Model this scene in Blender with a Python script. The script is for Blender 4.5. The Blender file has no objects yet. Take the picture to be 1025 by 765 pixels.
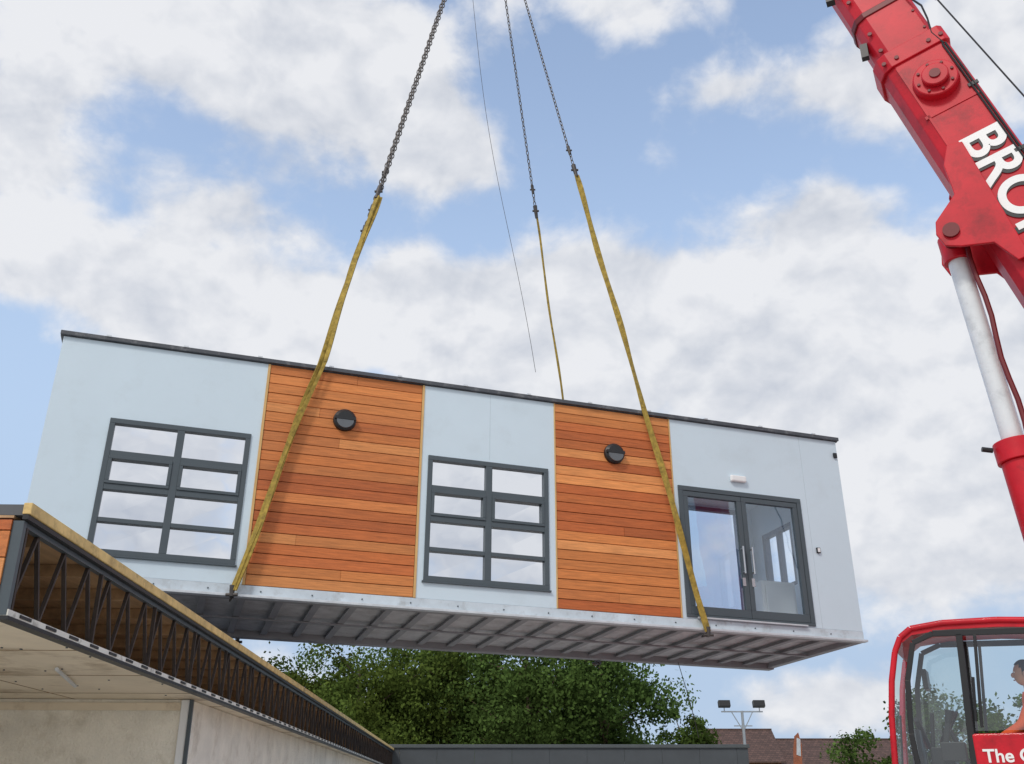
import bpy, math, random
import numpy as np
from mathutils import Vector, Matrix
random.seed(7); np.random.seed(7)
S=bpy.context.scene
COL=S.collection
S.view_settings.view_transform='Standard'
S.view_settings.look='None'
S.view_settings.exposure=0

# ------------------------------------------------------------------ helpers
def lin(r,g,b):
    def f(c):
        c/=255.0
        return c/12.92 if c<=0.04045 else ((c+0.055)/1.055)**2.4
    return (f(r),f(g),f(b),1)

def mat(name,col,rough=0.6,metal=0.0,var=0.12,scale=3.0,bump=0.0,bscale=40.0,attr=False,stretch=None,spec=0.5,coat=0.0,dirt=None):
    m=bpy.data.materials.new(name); m.use_nodes=True
    nt=m.node_tree; N=nt.nodes; L=nt.links
    b=N['Principled BSDF']
    b.inputs['Roughness'].default_value=rough
    b.inputs['Metallic'].default_value=metal
    b.inputs['Specular IOR Level'].default_value=spec
    b.inputs['Coat Weight'].default_value=coat
    tc=N.new('ShaderNodeTexCoord'); mp=N.new('ShaderNodeMapping')
    L.new(tc.outputs['Object'],mp.inputs['Vector'])
    if stretch: mp.inputs['Scale'].default_value=stretch
    nz=N.new('ShaderNodeTexNoise'); nz.inputs['Scale'].default_value=scale; nz.inputs['Detail'].default_value=5; nz.inputs['Roughness'].default_value=0.65
    L.new(mp.outputs[0],nz.inputs['Vector'])
    mr=N.new('ShaderNodeMapRange'); mr.inputs['From Min'].default_value=0.3; mr.inputs['From Max'].default_value=0.7
    mr.inputs['To Min'].default_value=1-var; mr.inputs['To Max'].default_value=1+var
    L.new(nz.outputs['Fac'],mr.inputs['Value'])
    mx=N.new('ShaderNodeVectorMath'); mx.operation='SCALE'
    if attr:
        a=N.new('ShaderNodeVertexColor'); a.layer_name='Col'; L.new(a.outputs['Color'],mx.inputs[0])
    else:
        mx.inputs[0].default_value=col[:3]
    L.new(mr.outputs[0],mx.inputs['Scale'])
    out=mx.outputs[0]
    if dirt:
        n2=N.new('ShaderNodeTexNoise'); n2.inputs['Scale'].default_value=dirt[1]; n2.inputs['Detail'].default_value=6; n2.inputs['Roughness'].default_value=0.7
        L.new(tc.outputs['Object'],n2.inputs['Vector'])
        r2=N.new('ShaderNodeMapRange'); r2.inputs['From Min'].default_value=0.52; r2.inputs['From Max'].default_value=0.72
        r2.inputs['To Max'].default_value=dirt[2]
        L.new(n2.outputs['Fac'],r2.inputs['Value'])
        mm=N.new('ShaderNodeMix'); mm.data_type='RGBA'
        L.new(r2.outputs[0],mm.inputs['Factor']); L.new(out,mm.inputs[6]); mm.inputs[7].default_value=dirt[0]
        out=mm.outputs[2]
    L.new(out,b.inputs['Base Color'])
    if bump>0:
        n3=N.new('ShaderNodeTexNoise'); n3.inputs['Scale'].default_value=bscale; n3.inputs['Detail'].default_value=4
        L.new(mp.outputs[0],n3.inputs['Vector'])
        bp=N.new('ShaderNodeBump'); bp.inputs['Strength'].default_value=bump; bp.inputs['Distance'].default_value=0.02
        L.new(n3.outputs['Fac'],bp.inputs['Height']); L.new(bp.outputs[0],b.inputs['Normal'])
    return m

def glassmat(name,fac,tint=(0.75,0.82,0.85,1),rough=0.01,gl=(0.95,0.97,1,1)):
    m=bpy.data.materials.new(name); m.use_nodes=True
    nt=m.node_tree; N=nt.nodes; L=nt.links; N.clear()
    o=N.new('ShaderNodeOutputMaterial'); t=N.new('ShaderNodeBsdfTransparent'); g=N.new('ShaderNodeBsdfGlossy'); mx=N.new('ShaderNodeMixShader')
    t.inputs[0].default_value=tint; g.inputs['Color'].default_value=gl; g.inputs['Roughness'].default_value=rough
    n=N.new('ShaderNodeTexNoise'); n.inputs['Scale'].default_value=1.3
    tc=N.new('ShaderNodeTexCoord'); L.new(tc.outputs['Object'],n.inputs['Vector'])
    bp=N.new('ShaderNodeBump'); bp.inputs['Strength'].default_value=0.15; bp.inputs['Distance'].default_value=0.02
    L.new(n.outputs['Fac'],bp.inputs['Height']); L.new(bp.outputs[0],g.inputs['Normal'])
    mx.inputs[0].default_value=fac
    L.new(t.outputs[0],mx.inputs[1]); L.new(g.outputs[0],mx.inputs[2]); L.new(mx.outputs[0],o.inputs[0])
    return m

def empty(name,M=None):
    e=bpy.data.objects.new(name,None); COL.objects.link(e); e.empty_display_size=0.3
    if M is not None: e.matrix_world=M
    return e

class MB:
    def __init__(s): s.v=[]; s.f=[]; s.c=[]
    def add(s,vs,fs,c=(1,1,1,1)):
        o=len(s.v); s.v+= [tuple(x) for x in vs]
        for f in fs: s.f.append([i+o for i in f]); s.c.append(c)
    def box(s,lo,hi,c=(1,1,1,1)):
        x0,y0,z0=[min(a,b) for a,b in zip(lo,hi)]; x1,y1,z1=[max(a,b) for a,b in zip(lo,hi)]
        vs=[(x0,y0,z0),(x1,y0,z0),(x1,y1,z0),(x0,y1,z0),(x0,y0,z1),(x1,y0,z1),(x1,y1,z1),(x0,y1,z1)]
        s.add(vs,[(0,3,2,1),(4,5,6,7),(0,1,5,4),(1,2,6,5),(2,3,7,6),(3,0,4,7)],c)
        return s
    def beam(s,p,q,w,h,up=(0,0,1),c=(1,1,1,1)):
        p=Vector(p);q=Vector(q); d=(q-p).normalized(); up=Vector(up)
        if abs(d.dot(up))>0.98: up=Vector((1,0,0))
        a=d.cross(up).normalized(); b=a.cross(d).normalized()
        vs=[]
        for o in (p,q):
            for i,j in ((-1,-1),(1,-1),(1,1),(-1,1)): vs.append(o+a*w/2*i+b*h/2*j)
        s.add(vs,[(3,2,1,0),(4,5,6,7),(0,1,5,4),(1,2,6,5),(2,3,7,6),(3,0,4,7)],c); return s
    def rod(s,p,q,r,r2=None,n=10,c=(1,1,1,1)):
        if r2 is None: r2=r
        p=Vector(p);q=Vector(q); d=(q-p).normalized(); up=Vector((0,0,1))
        if abs(d.dot(up))>0.95: up=Vector((1,0,0))
        a=d.cross(up).normalized(); b=a.cross(d)
        vs=[];
        for o,rr in ((p,r),(q,r2)):
            for i in range(n):
                t=2*math.pi*i/n; vs.append(o+a*rr*math.cos(t)+b*rr*math.sin(t))
        fs=[(i,(i+1)%n,n+(i+1)%n,n+i) for i in range(n)]+[tuple(range(n-1,-1,-1)),tuple(range(n,2*n))]
        s.add(vs,fs,c); return s
    def prism(s,poly,ax,o,u,v):
        o=Vector(o);u=Vector(u);v=Vector(v);ax=Vector(ax); n=len(poly)
        vs=[o+u*a+v*b for a,b in poly]+[o+u*a+v*b+ax for a,b in poly]
        fs=[(i,(i+1)%n,n+(i+1)%n,n+i) for i in range(n)]+[tuple(range(n-1,-1,-1)),tuple(range(n,2*n))]
        s.add(vs,fs); return s
    def obj(s,name,m,parent=None,bevel=0,smooth=False):
        me=bpy.data.meshes.new(name); me.from_pydata(s.v,[],s.f); 
        ca=me.color_attributes.new('Col','FLOAT_COLOR','CORNER')
        arr=[]
        for f,c in zip(s.f,s.c): arr+= list(c)*len(f)
        ca.data.foreach_set('color',arr)
        import bmesh
        bm=bmesh.new(); bm.from_mesh(me); bmesh.ops.recalc_face_normals(bm,faces=bm.faces); bm.to_mesh(me); bm.free()
        me.materials.append(m)
        if smooth:
            me.polygons.foreach_set('use_smooth',[True]*len(me.polygons))
            try: me.set_sharp_from_angle(angle=math.radians(40))
            except Exception: pass
        o=bpy.data.objects.new(name,me); COL.objects.link(o)
        if parent: o.parent=parent
        if bevel>0:
            b=o.modifiers.new('bev','BEVEL'); b.width=bevel; b.segments=2; b.limit_method='ANGLE'
        return o
def B(*boxes):
    m=MB()
    for lo,hi in boxes: m.box(lo,hi)
    return m

# ------------------------------------------------------------------ camera
cam=bpy.data.cameras.new('camera'); co=bpy.data.objects.new('camera',cam); COL.objects.link(co)
co.location=(0,0,1.6); co.rotation_euler=(math.radians(113),0,0)
cam.sensor_width=36; cam.lens=34.56; cam.clip_end=3000; cam.clip_start=0.05
S.camera=co

# ------------------------------------------------------------------ sun + world
SUN_AZ=212; SUN_EL=46
sd=Vector((math.sin(math.radians(SUN_AZ))*math.cos(math.radians(SUN_EL)),math.cos(math.radians(SUN_AZ))*math.cos(math.radians(SUN_EL)),math.sin(math.radians(SUN_EL))))
sl=bpy.data.lights.new('sun','SUN'); sl.energy=1.6; sl.angle=math.radians(10); sl.color=(1,0.95,0.88)
so=bpy.data.objects.new('sun',sl); COL.objects.link(so); so.rotation_euler=sd.to_track_quat('Z','Y').to_euler(); so.location=(0,-20,40)

w=bpy.data.worlds.new('World'); S.world=w; w.use_nodes=True
nt=w.node_tree; N=nt.nodes; L=nt.links; N.clear()
out=N.new('ShaderNodeOutputWorld'); bg=N.new('ShaderNodeBackground'); bg.inputs['Strength'].default_value=0.1
L.new(bg.outputs[0],out.inputs[0])
sky=N.new('ShaderNodeTexSky'); sky.sky_type='NISHITA'; sky.sun_disc=False
sky.sun_elevation=math.radians(SUN_EL); sky.sun_rotation=math.radians(SUN_AZ)
def M_(op,a,b=None,c=None,clamp=False):
    n=N.new('ShaderNodeMath'); n.operation=op; n.use_clamp=clamp
    for i,x in enumerate((a,b,c)):
        if x is None: continue
        if isinstance(x,(int,float)): n.inputs[i].default_value=x
        else: L.new(x,n.inputs[i])
    return n.outputs[0]
tc=N.new('ShaderNodeTexCoord'); sx=N.new('ShaderNodeSeparateXYZ'); L.new(tc.outputs['Generated'],sx.inputs[0])
X,Y,Z=sx.outputs
az=M_('ARCTAN2',X,Y); el=M_('ARCSINE',Z)
R=math.radians
blobs=[(-25,40.6,13,4.6,1.15),(-12,39.8,7,3.4,1.05),(-5.2,36.6,3.4,2.3,.9),(-31.5,32.3,4.5,3.2,1.0),(-30.5,27.4,5,2.2,.8),(-18,31.2,6,2.1,.7),
(-21.5,25.0,6,3.0,1.15),(-10.5,25.8,7,3.4,1.2),(-.5,25.2,8,4.0,1.2),(7,27.6,4.8,3.2,1.15),(16.0,24.4,8,5.2,1.25),(23,21,6.0,6.0,1.2),(25,14,9,5,1.0),
(18.1,4.8,3.5,1.5,1.0),(24,36.6,5.5,2.4,.85),(18.8,30.4,3.5,1.4,.65),(9.5,44.4,10,1.9,.65),(32,38,5,4,.9),(14.5,38.4,4,1.5,.6),(-12,4,14,3,.8),(33,24,6,8,.6)]
tot=None
wn=N.new('ShaderNodeTexNoise'); wn.inputs['Scale'].default_value=7; wn.inputs['Detail'].default_value=3
L.new(tc.outputs['Generated'],wn.inputs['Vector'])
ws=N.new('ShaderNodeSeparateColor'); L.new(wn.outputs['Color'],ws.inputs[0])
azw=M_('MULTIPLY_ADD',M_('SUBTRACT',ws.outputs[0],.5),0.15,az); elw=M_('MULTIPLY_ADD',M_('SUBTRACT',ws.outputs[1],.5),0.10,el)
for a,e,ra,re,am in blobs:
    dx=M_('MULTIPLY',M_('SUBTRACT',azw,R(a)),1/R(ra)); dy=M_('MULTIPLY',M_('SUBTRACT',elw,R(e)),1/R(re))
    d=M_('MULTIPLY_ADD',dx,dx,M_('MULTIPLY',dy,dy))
    g=M_('MULTIPLY',M_('EXPONENT',M_('MULTIPLY',d,-0.8)),am)
    tot=g if tot is None else M_('ADD',tot,g)
tot=M_('MINIMUM',tot,1.2)
back=N.new('ShaderNodeMapRange'); L.new(Y,back.inputs['Value']); back.inputs['From Min'].default_value=0.40; back.inputs['From Max'].default_value=-0.3; back.inputs['To Max'].default_value=0.8  # unseen cloud cover behind the camera, added to whiten window reflections
tot=M_('ADD',tot,back.outputs[0])
def cn(off,scale=9,detail=6,rough=.56,zs=1.3):
    mp=N.new('ShaderNodeMapping'); mp.inputs['Scale'].default_value=(1,1,zs); mp.inputs['Location'].default_value=off
    L.new(tc.outputs['Generated'],mp.inputs[0])
    wv=N.new('ShaderNodeVectorMath'); wv.operation='MULTIPLY_ADD'; L.new(wn.outputs['Color'],wv.inputs[0]); wv.inputs[1].default_value=(.05,.05,.05); L.new(mp.outputs[0],wv.inputs[2])
    n=N.new('ShaderNodeTexNoise'); n.inputs['Scale'].default_value=scale; n.inputs['Detail'].default_value=detail; n.inputs['Roughness'].default_value=rough
    L.new(wv.outputs[0],n.inputs['Vector']); return n.outputs['Fac'],wv.outputs[0]
n1,wvec=cn((0.3,0.1,0.0)); n2,_=cn((0.295,0.1,0.028),detail=4); n3,_=cn((4,2,1),4.2,3,.5)
val=M_('ADD',tot,M_('MULTIPLY',M_('SUBTRACT',n1,.5),2.0))
val=M_('ADD',val,.07)
ms=N.new('ShaderNodeMapRange'); ms.interpolation_type='SMOOTHSTEP'; ms.inputs['From Min'].default_value=0.32; ms.inputs['From Max'].default_value=0.86
L.new(val,ms.inputs['Value'])
mask=M_('MULTIPLY',ms.outputs[0],.97)
sh=M_('ADD',M_('MULTIPLY',M_('SUBTRACT',n1,n2),3.2),M_('MULTIPLY',M_('SUBTRACT',n3,.5),1.6))
sh=M_('ADD',sh,0.72,clamp=True)
cc=N.new('ShaderNodeMix'); cc.data_type='RGBA'; L.new(sh,cc.inputs['Factor']); cc.inputs[6].default_value=(5.5,5.9,6.7,1); cc.inputs[7].default_value=(8.4,8.5,8.8,1)
tn=N.new('ShaderNodeMix'); tn.data_type='RGBA'; tn.blend_type='MULTIPLY'; tn.inputs['Factor'].default_value=1
L.new(sky.outputs[0],tn.inputs[6]); tn.inputs[7].default_value=(3.7,3.2,2.75,1)
hz=N.new('ShaderNodeMapRange'); hz.interpolation_type='SMOOTHSTEP'; L.new(el,hz.inputs['Value']); hz.inputs['From Min'].default_value=R(42); hz.inputs['From Max'].default_value=R(6); hz.inputs['To Max'].default_value=0.97
hm=N.new('ShaderNodeMix'); hm.data_type='RGBA'; L.new(hz.outputs[0],hm.inputs['Factor']); L.new(tn.outputs[2],hm.inputs[6]); hm.inputs[7].default_value=(4.3,5.6,7.6,1)
fm=N.new('ShaderNodeMix'); fm.data_type='RGBA'; L.new(mask,fm.inputs['Factor']); L.new(hm.outputs[2],fm.inputs[6]); L.new(cc.outputs[2],fm.inputs[7])
L.new(fm.outputs[2],bg.inputs['Color'])
try:
    w.cycles.sampling_method='MANUAL'; w.cycles.sample_map_resolution=256
except Exception as ex_: print(ex_)

# ------------------------------------------------------------------ materials
m_white=mat('cladding_white',lin(206,222,232),.42,var=.025,scale=.8,bump=.03,bscale=5,dirt=(lin(190,203,210),1.4,.4))
m_seam=mat('seam_grey',lin(186,200,208),.5)
m_wood=mat('cedar_boards',(1,1,1,1),.62,var=.26,scale=3,stretch=(.9,6,14),bump=.25,bscale=20,attr=True)
m_trim=mat('timber_trim',lin(210,170,110),.6)
m_dark=mat('frame_grey',lin(74,84,90),.4,var=.06)
m_roofedge=mat('roof_edge',lin(74,78,84),.5,dirt=(lin(150,150,150),6,.5))
m_glass=glassmat('window_glass',.88,(.5,.55,.6,1))
m_dglass=glassmat('door_glass',.09,(.93,.96,.98,1))
m_under=mat('underside_steel',lin(188,188,190),.6,metal=.0,var=.2,scale=4,dirt=(lin(125,120,116),3,.7))
m_beam=mat('underside_beam',lin(140,140,144),.5,metal=.0,var=.15)
m_galv=mat('galvanised',lin(205,210,214),.4,metal=.3,var=.12,scale=8)
m_inner=mat('interior_white',lin(244,246,248),.7,var=.03)
m_floor=mat('interior_floor',lin(150,155,160),.7)
m_blk=mat('black_plastic',lin(30,31,33),.45)
m_lens=mat('lamp_lens',lin(96,100,104),.25,var=.1)
m_wplast=mat('white_plastic',lin(235,236,236),.4,var=.02)
m_steel=mat('brushed_steel',lin(200,202,204),.25,metal=.9)
m_red=mat('crane_red',lin(198,22,40),.46,var=.18,scale=2,coat=.05,spec=.35,dirt=(lin(116,16,26),2.4,.65),bump=.03,bscale=4)
m_dred=mat('dark_red',lin(110,14,20),.5)
m_ram=mat('ram_white',lin(222,226,228),.25,var=.06,dirt=(lin(170,174,176),4,.5))
m_chain=mat('chain_steel',lin(78,74,72),.5,metal=.4,var=.25,scale=20)
m_sling=mat('yellow_webbing',lin(160,136,60),.85,var=.4,scale=14,bump=.3,bscale=90,dirt=(lin(96,82,44),9,.7))
m_gold=mat('timber_edge',lin(222,190,124),.6,var=.25,scale=5,dirt=(lin(120,95,60),7,.6))
m_ply=mat('plywood_brown',lin(182,148,110),.7,var=.3,scale=2,stretch=(.6,5,5))
m_beige=mat('ceiling_beige',lin(232,218,194),.7,var=.12,scale=1.2,dirt=(lin(150,126,96),1.6,.8))
m_cream=mat('render_cream',lin(240,234,220),.8,var=.12,scale=3,bump=.6,bscale=50,dirt=(lin(176,162,138),2.5,.6))

# ------------------------------------------------------------------ lifted modular building
O=Vector((-5.70,11.14,3.875))
Lb,H,W=11.40,3.20,2.6
ex=Vector((.9505,.31,-.0153)).normalized(); h0=Vector((-.31,.9505,0)).normalized()
roll=R(2.0); ey=(h0*math.cos(roll)+Vector((0,0,-1))*math.sin(roll)); ey=(ey-ex*ey.dot(ex)).normalized(); ez=ex.cross(ey)
MW=Matrix(((ex.x,ey.x,ez.x,O.x),(ex.y,ey.y,ez.y,O.y),(ex.z,ey.z,ez.z,O.z),(0,0,0,1)))
bld=empty('modular_building',MW)
def LW(s,wd,h): return MW@Vector((s,wd,h))
s1,s2,s3,s4=2.55,4.70,6.62,8.475
T=.12
def wall(x0,x1,hole=None):
    z0,z1=.16,3.14
    if not hole: return [((x0,0,z0),(x1,T,z1))]
    a,b,c,d=hole
    r=[]
    if a-x0>.002: r.append(((x0,0,z0),(a,T,z1)))
    if x1-b>.002: r.append(((b,0,z0),(x1,T,z1)))
    if c-z0>.002: r.append(((a,0,z0),(b,T,c)))
    if z1-d>.002: r.append(((a,0,d),(b,T,z1)))
    return r
win1=(.73,2.44,.39,2.11); win2=(4.79,6.52,.39,2.11); door=(8.54,10.60,.18,2.10)
B(*wall(0,s1,win1),*wall(s2,s3,win2),*wall(s4,Lb,door)).obj('front_wall',m_white,bld)
sm=MB()
for x in (5.66,): sm.box((x-.0025,-.0015,2.15),(x+.0025,0,3.13))
for x in (10.72,): sm.box((x-.0025,-.0015,.17),(x+.0025,0,3.13))
sm.obj('panel_seams',m_seam,bld)
B(((0,T,.16),(T,W-T,3.14)),
  ((Lb-T,T,.16),(Lb,1.3,3.14)),((Lb-T,2.2,.16),(Lb,W-T,3.14)),((Lb-T,1.3,.16),(Lb,2.2,1.15)),((Lb-T,1.3,2.2),(Lb,2.2,3.14)),
  ((0,W-T,.16),(8.32,W,3.14)),((11.05,W-T,.16),(Lb,W,3.14)),((8.32,W-T,.16),(11.05,W,.7)),((8.32,W-T,2.72),(11.05,W,3.14))).obj('end_and_rear_walls',m_white,bld)  # rear wall opening is added to let sky light in behind the door
B(((s1,.03,.16),(s2,T,3.14)),((s3,.03,.16),(s4,T,3.14))).obj('cladding_backing',m_blk,bld)
bd=MB(); ph=.1355
tones=[(214,138,80),(204,126,70),(224,152,94),(196,114,62),(212,138,82),(186,104,56),(226,158,102),(206,130,76),(212,136,78),(194,112,62)]
for a,b in ((s1+.035,s2-.035),(s3+.02,s4-.02)):
    z=.165
    while z<3.12:
        z2=min(z+ph-.009,3.135)
        cuts=[a,b]
        if random.random()<.3: cuts=[a,random.uniform(a+.4,b-.4),b]
        t0=random.choice(tones)
        for i in range(len(cuts)-1):
            t=t0 if random.random()<.5 else random.choice(tones); k=random.uniform(.94,1.05)
            c=lin(*[min(255,q*k) for q in t])
            c=(c[0]*.96,c[1]*.88,c[2]*.74,1)
            off=random.uniform(-.003,.003)
            bd.box((cuts[i]+.001,-.002+off,z),(cuts[i+1]-.001,.03,z2),c)
        z+=ph
bd.obj('cedar_cladding',m_wood,bld,bevel=.003)
tm=MB()
for x in (s1+.016,s2-.016): tm.box((x-.016,-.012,.16),(x+.016,.028,3.138))
for x in (s3+.009,s4-.009): tm.box((x-.009,-.010,.16),(x+.009,.028,3.138))
tm.obj('cladding_trim',m_trim,bld)
B(((0,-.006,.035),(Lb,T-.01,.157))).obj('skirt_panel',mat('skirt',lin(200,211,219),.45,dirt=(lin(150,150,148),5,.6)),bld,bevel=.004)
B(((-.02,-.07,0),(Lb+.02,.03,.032))).obj('base_lip',m_galv,bld,bevel=.004)
bt=MB()
x=.3
while x<Lb: bt.rod((x,-.006,.09),(x,-.016,.09),.010,n=6); x+=.62
bt.obj('skirt_bolts',m_dark,bld)
B(((-.04,-.045,3.150),(Lb+.04,.0,3.205)),((-.04,W,3.142),(Lb+.04,W+.045,3.205)),((-.04,0,3.142),(-.0,W,3.205)),((Lb,0,3.142),(Lb+.04,W,3.205))).obj('roof_edge_trim',m_roofedge,bld,bevel=.004)
B(((0,0,3.142),(Lb,W,3.20))).obj('roof_deck',m_roofedge,bld)
cl=MB(); x=.5
while x<Lb: cl.box((x,-.055,3.198),(x+.06,0.02,3.218)); x+=.95
cl.obj('roof_clips',m_galv,bld)
# underside
B(((.06,.125,.075),(Lb-.06,W-.165,.16))).obj('floor_underside',m_under,bld)
jb=MB(); x=.25
while x<Lb-.2:
    jb.box((x,.121,.035),(x+.05,W-.161,.074)); jb.box((x-.02,.121,.022),(x+.07,W-.161,.034)); x+=.46
jb.obj('floor_joists',m_beam,bld)
B(((0,.035,.0),(Lb,.12,.034)),((0,.036,.036),(Lb,.049,.128)),((0,W-.16,-.02),(Lb,W,.125)),((0,.12,.0),(.12,W-.16,.128)),((Lb-.12,.12,.0),(Lb,W-.16,.128))).obj('perimeter_beam',m_beam,bld,bevel=.005)
B(((.05,1.25,-.002),(Lb-.05,1.31,.018))).obj('spine_rail',m_beam,bld)
# interior
B(((T,T,.165),(Lb-T,W-T,.18))).obj('interior_floor',m_floor,bld)
B(((T,T,2.75),(Lb-T,W-T,2.78))).obj('interior_ceiling',m_inner,bld)
B(((8.2,T,.18),(8.28,W-T,2.75))).obj('interior_partition',m_inner,bld)
B(((10.35,.9,.18),(10.95,1.5,1.05)),((10.4,.86,.25),(10.9,.898,.98))).obj('cabinet',m_wplast,bld,bevel=.01)
m_blu=mat('frame_blue',lin(60,90,120),.4)
ew=MB()
for lo,hi in [((1.3,1.15),(2.2,1.22)),((1.3,2.13),(2.2,2.2)),((1.3,1.22),(1.37,2.13)),((2.13,1.22),(2.2,2.13)),((1.72,1.22),(1.78,2.13))]:
    ew.box((Lb-T+.01,lo[0],lo[1]),(Lb-.01,hi[0],hi[1]))
for a_,b_,c_,d_ in ((8.32,11.05,.7,.77),(8.32,11.05,2.66,2.72),(8.32,8.38,.77,2.66),(10.98,11.05,.77,2.66),(9.84,9.91,.77,2.66)):  # frame of the rear opening added to light the interior
    ew.box((a_,W-T+.01,c_),(b_,W-.01,d_))
ew.obj('end_and_added_rear_frames',m_blu,bld)
m_clear=glassmat('clear_glass',.06,(.95,.97,1,1))
B(((Lb-.07,1.37,1.22),(Lb-.06,2.13,2.13)),((8.38,W-.07,.77),(10.98,W-.06,2.66))).obj('end_and_added_rear_glass',m_clear,bld)  # end window pane, plus pane of the rear opening added for light
k=MB(); k.beam((8.35,W-.5,1.2),(9.7,W-.5,2.1),.05,.07); k.beam((8.35,W-.5,1.2),(8.35,W-.5,.2),.05,.05); k.obj('door_reflection_bar',m_blu,bld)  # diagonal bar stands in for the crane's reflection in the door glass
def window(r):
    a,b,c,d=r; f=MB(); g=MB(); fw=.065
    f.box((a,-.02,c),(b,.09,c+fw)).box((a,-.02,d-fw),(b,.09,d)).box((a,-.02,c+fw),(a+fw,.09,d-fw)).box((b-fw,-.02,c+fw),(b,.09,d-fw))
    mx=(a+b)/2; f.box((mx-.045,-.018,c+fw),(mx+.045,.085,d-fw))
    hh=d-c; bars=[(d-hh*.265,.07),(d-hh*.515,.075),(d-hh*.755,.055)]
    for x0,x1 in ((a+fw,mx-.045),(mx+.045,b-fw)):
        for zc,t in bars: f.box((x0,-.016,zc-t/2),(x1,.083,zc+t/2))
        zt=bars[0][0]-bars[0][1]/2; zb=bars[1][0]+bars[1][1]/2; q=.04
        f.box((x0,-.03,zt-q),(x1,.05,zt)).box((x0,-.03,zb),(x1,.05,zb+q)).box((x0,-.03,zb+q),(x0+q,.05,zt-q)).box((x1-q,-.03,zb+q),(x1,.05,zt-q))
        zs=[d-fw]+[z for z,_ in bars]+[c+fw]
        for i in range(4):
            g.add([(x0,.03+i*.001,zs[i+1]),(x1,.03+i*.001,zs[i+1]),(x1,.03+i*.001+random.uniform(-.002,.002),zs[i]),(x0,.03+i*.001+random.uniform(-.002,.002),zs[i])],[(0,1,2,3)])
    f.box((a-.02,-.035,c-.025),(b+.02,.02,c-.002))
    f.obj('window_frame',m_dark,bld,bevel=.004); g.obj('window_glass',m_glass,bld)
window(win1); window(win2)
a,b,c,d=door; f=MB(); fw=.07; mx=(a+b)/2
f.box((a,-.02,c),(b,.1,c+.04)).box((a,-.02,d-fw),(b,.1,d)).box((a,-.02,c+.04),(a+fw,.1,d-fw)).box((b-fw,-.02,c+.04),(b,.1,d-fw))
for x0,x1 in ((a+fw+.004,mx-.003),(mx+.003,b-fw-.004)):
    st=.075
    f.box((x0,-.012,c+.044),(x1,.05,c+.16)).box((x0,-.012,d-fw-.08),(x1,.05,d-fw-.004)).box((x0,-.012,c+.16),(x0+st,.05,d-fw-.08)).box((x1-st,-.012,c+.16),(x1,.05,d-fw-.08))
f.obj('door_frame',m_dark,bld,bevel=.004)
g=MB()
for x0,x1 in ((a+fw+.07,mx-.07),(mx+.07,b-fw-.07)): g.box((x0,.015,c+.15),(x1,.022,d-fw-.07))
g.obj('door_glass',m_dglass,bld)
hd=MB()
for x in (mx-.075,mx+.075):
    hd.rod((x,-.07,.85),(x,-.07,1.25),.014); hd.rod((x,-.07,.88),(x,-.01,.88),.011); hd.rod((x,-.07,1.22),(x,-.01,1.22),.011)
    hd.box((x-.025,-.018,.68),(x+.025,-.013,.80))
hd.obj('door_handles',m_steel,bld,smooth=True)
B(((8.70,-.05,.165),(10.45,-.008,.185))).obj('door_threshold',m_galv,bld)
def disc(mb,s,h,r0,r1,w0,w1,n=28,half=None):
    mb.rod((s,w0,h),(s,w1,h),r0,r1,n=n)
for s,h in ((3.62,2.46),(7.54,2.46)):
    q=MB(); disc(q,s,h,.155,.15,-.003,-.05); disc(q,s,h,.15,.11,-.051,-.085)
    q.box((s-.14,-.10,h-.012),(s+.14,-.052,h+.03)); q.obj('lamp_body',m_blk,bld,smooth=True)
    q=MB(); n=16
    vs=[(s+.115*math.cos(math.pi+math.pi*i/n),-.095,h-.015+.115*math.sin(math.pi+math.pi*i/n)) for i in range(n+1)]
    vs2=[(x,-.055,z) for x,_,z in vs]; nn=n+1
    q.add(vs+vs2,[tuple(range(nn)),tuple(range(2*nn-1,nn-1,-1))]+[(i,(i+1)%nn,nn+(i+1)%nn,nn+i) for i in range(nn)]); q.obj('lamp_lens',m_lens,bld)
q=B(((9.42,-.06,2.25),(9.68,-.002,2.35))); q.obj('emergency_light',m_wplast,bld,bevel=.02)
B(((10.78,-.03,1.28),(10.84,-.001,1.36)),((11.32,-.03,2.86),(11.38,-.001,2.94))).obj('entry_keypad',m_blk,bld,bevel=.004)
B(((10.79,-.035,1.29),(10.83,-.031,1.35))).obj('keypad_face',m_wplast,bld)

# ------------------------------------------------------------------ slings and chains
HOOK=Vector((-.5,14.1,18.7))
def chain(mb,p,q,pitch=.085,wd=.03,r=.009):
    p=Vector(p);q=Vector(q); d=(q-p); n=int(d.length/pitch); d.normalize()
    a=d.cross(Vector((0.3,1,0))).normalized(); b=d.cross(a)
    a,b=(a+b).normalized(),(b-a).normalized()
    for k in range(n):
        c=p+d*pitch*(k+.5); A,Bv=(a,b) if k%2 else (b,a)
        pts=[]; m=10
        for i in range(m):
            t=2*math.pi*i/m; pts.append(c+A*wd*math.cos(t)+d*(pitch*.62)*math.sin(t)*(1.0))
        vs=[]
        for i in range(m):
            t=(pts[(i+1)%m]-pts[i-1]).normalized(); nn=t.cross(Bv).normalized()
            for j in range(4):
                u=math.pi/2*j; vs.append(pts[i]+nn*r*math.cos(u)+Bv*r*math.sin(u))
        fs=[]
        for i in range(m):
            for j in range(4):
                fs.append((i*4+j,i*4+(j+1)%4,((i+1)%m)*4+(j+1)%4,((i+1)%m)*4+j))
        mb.add(vs,fs)
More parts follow.
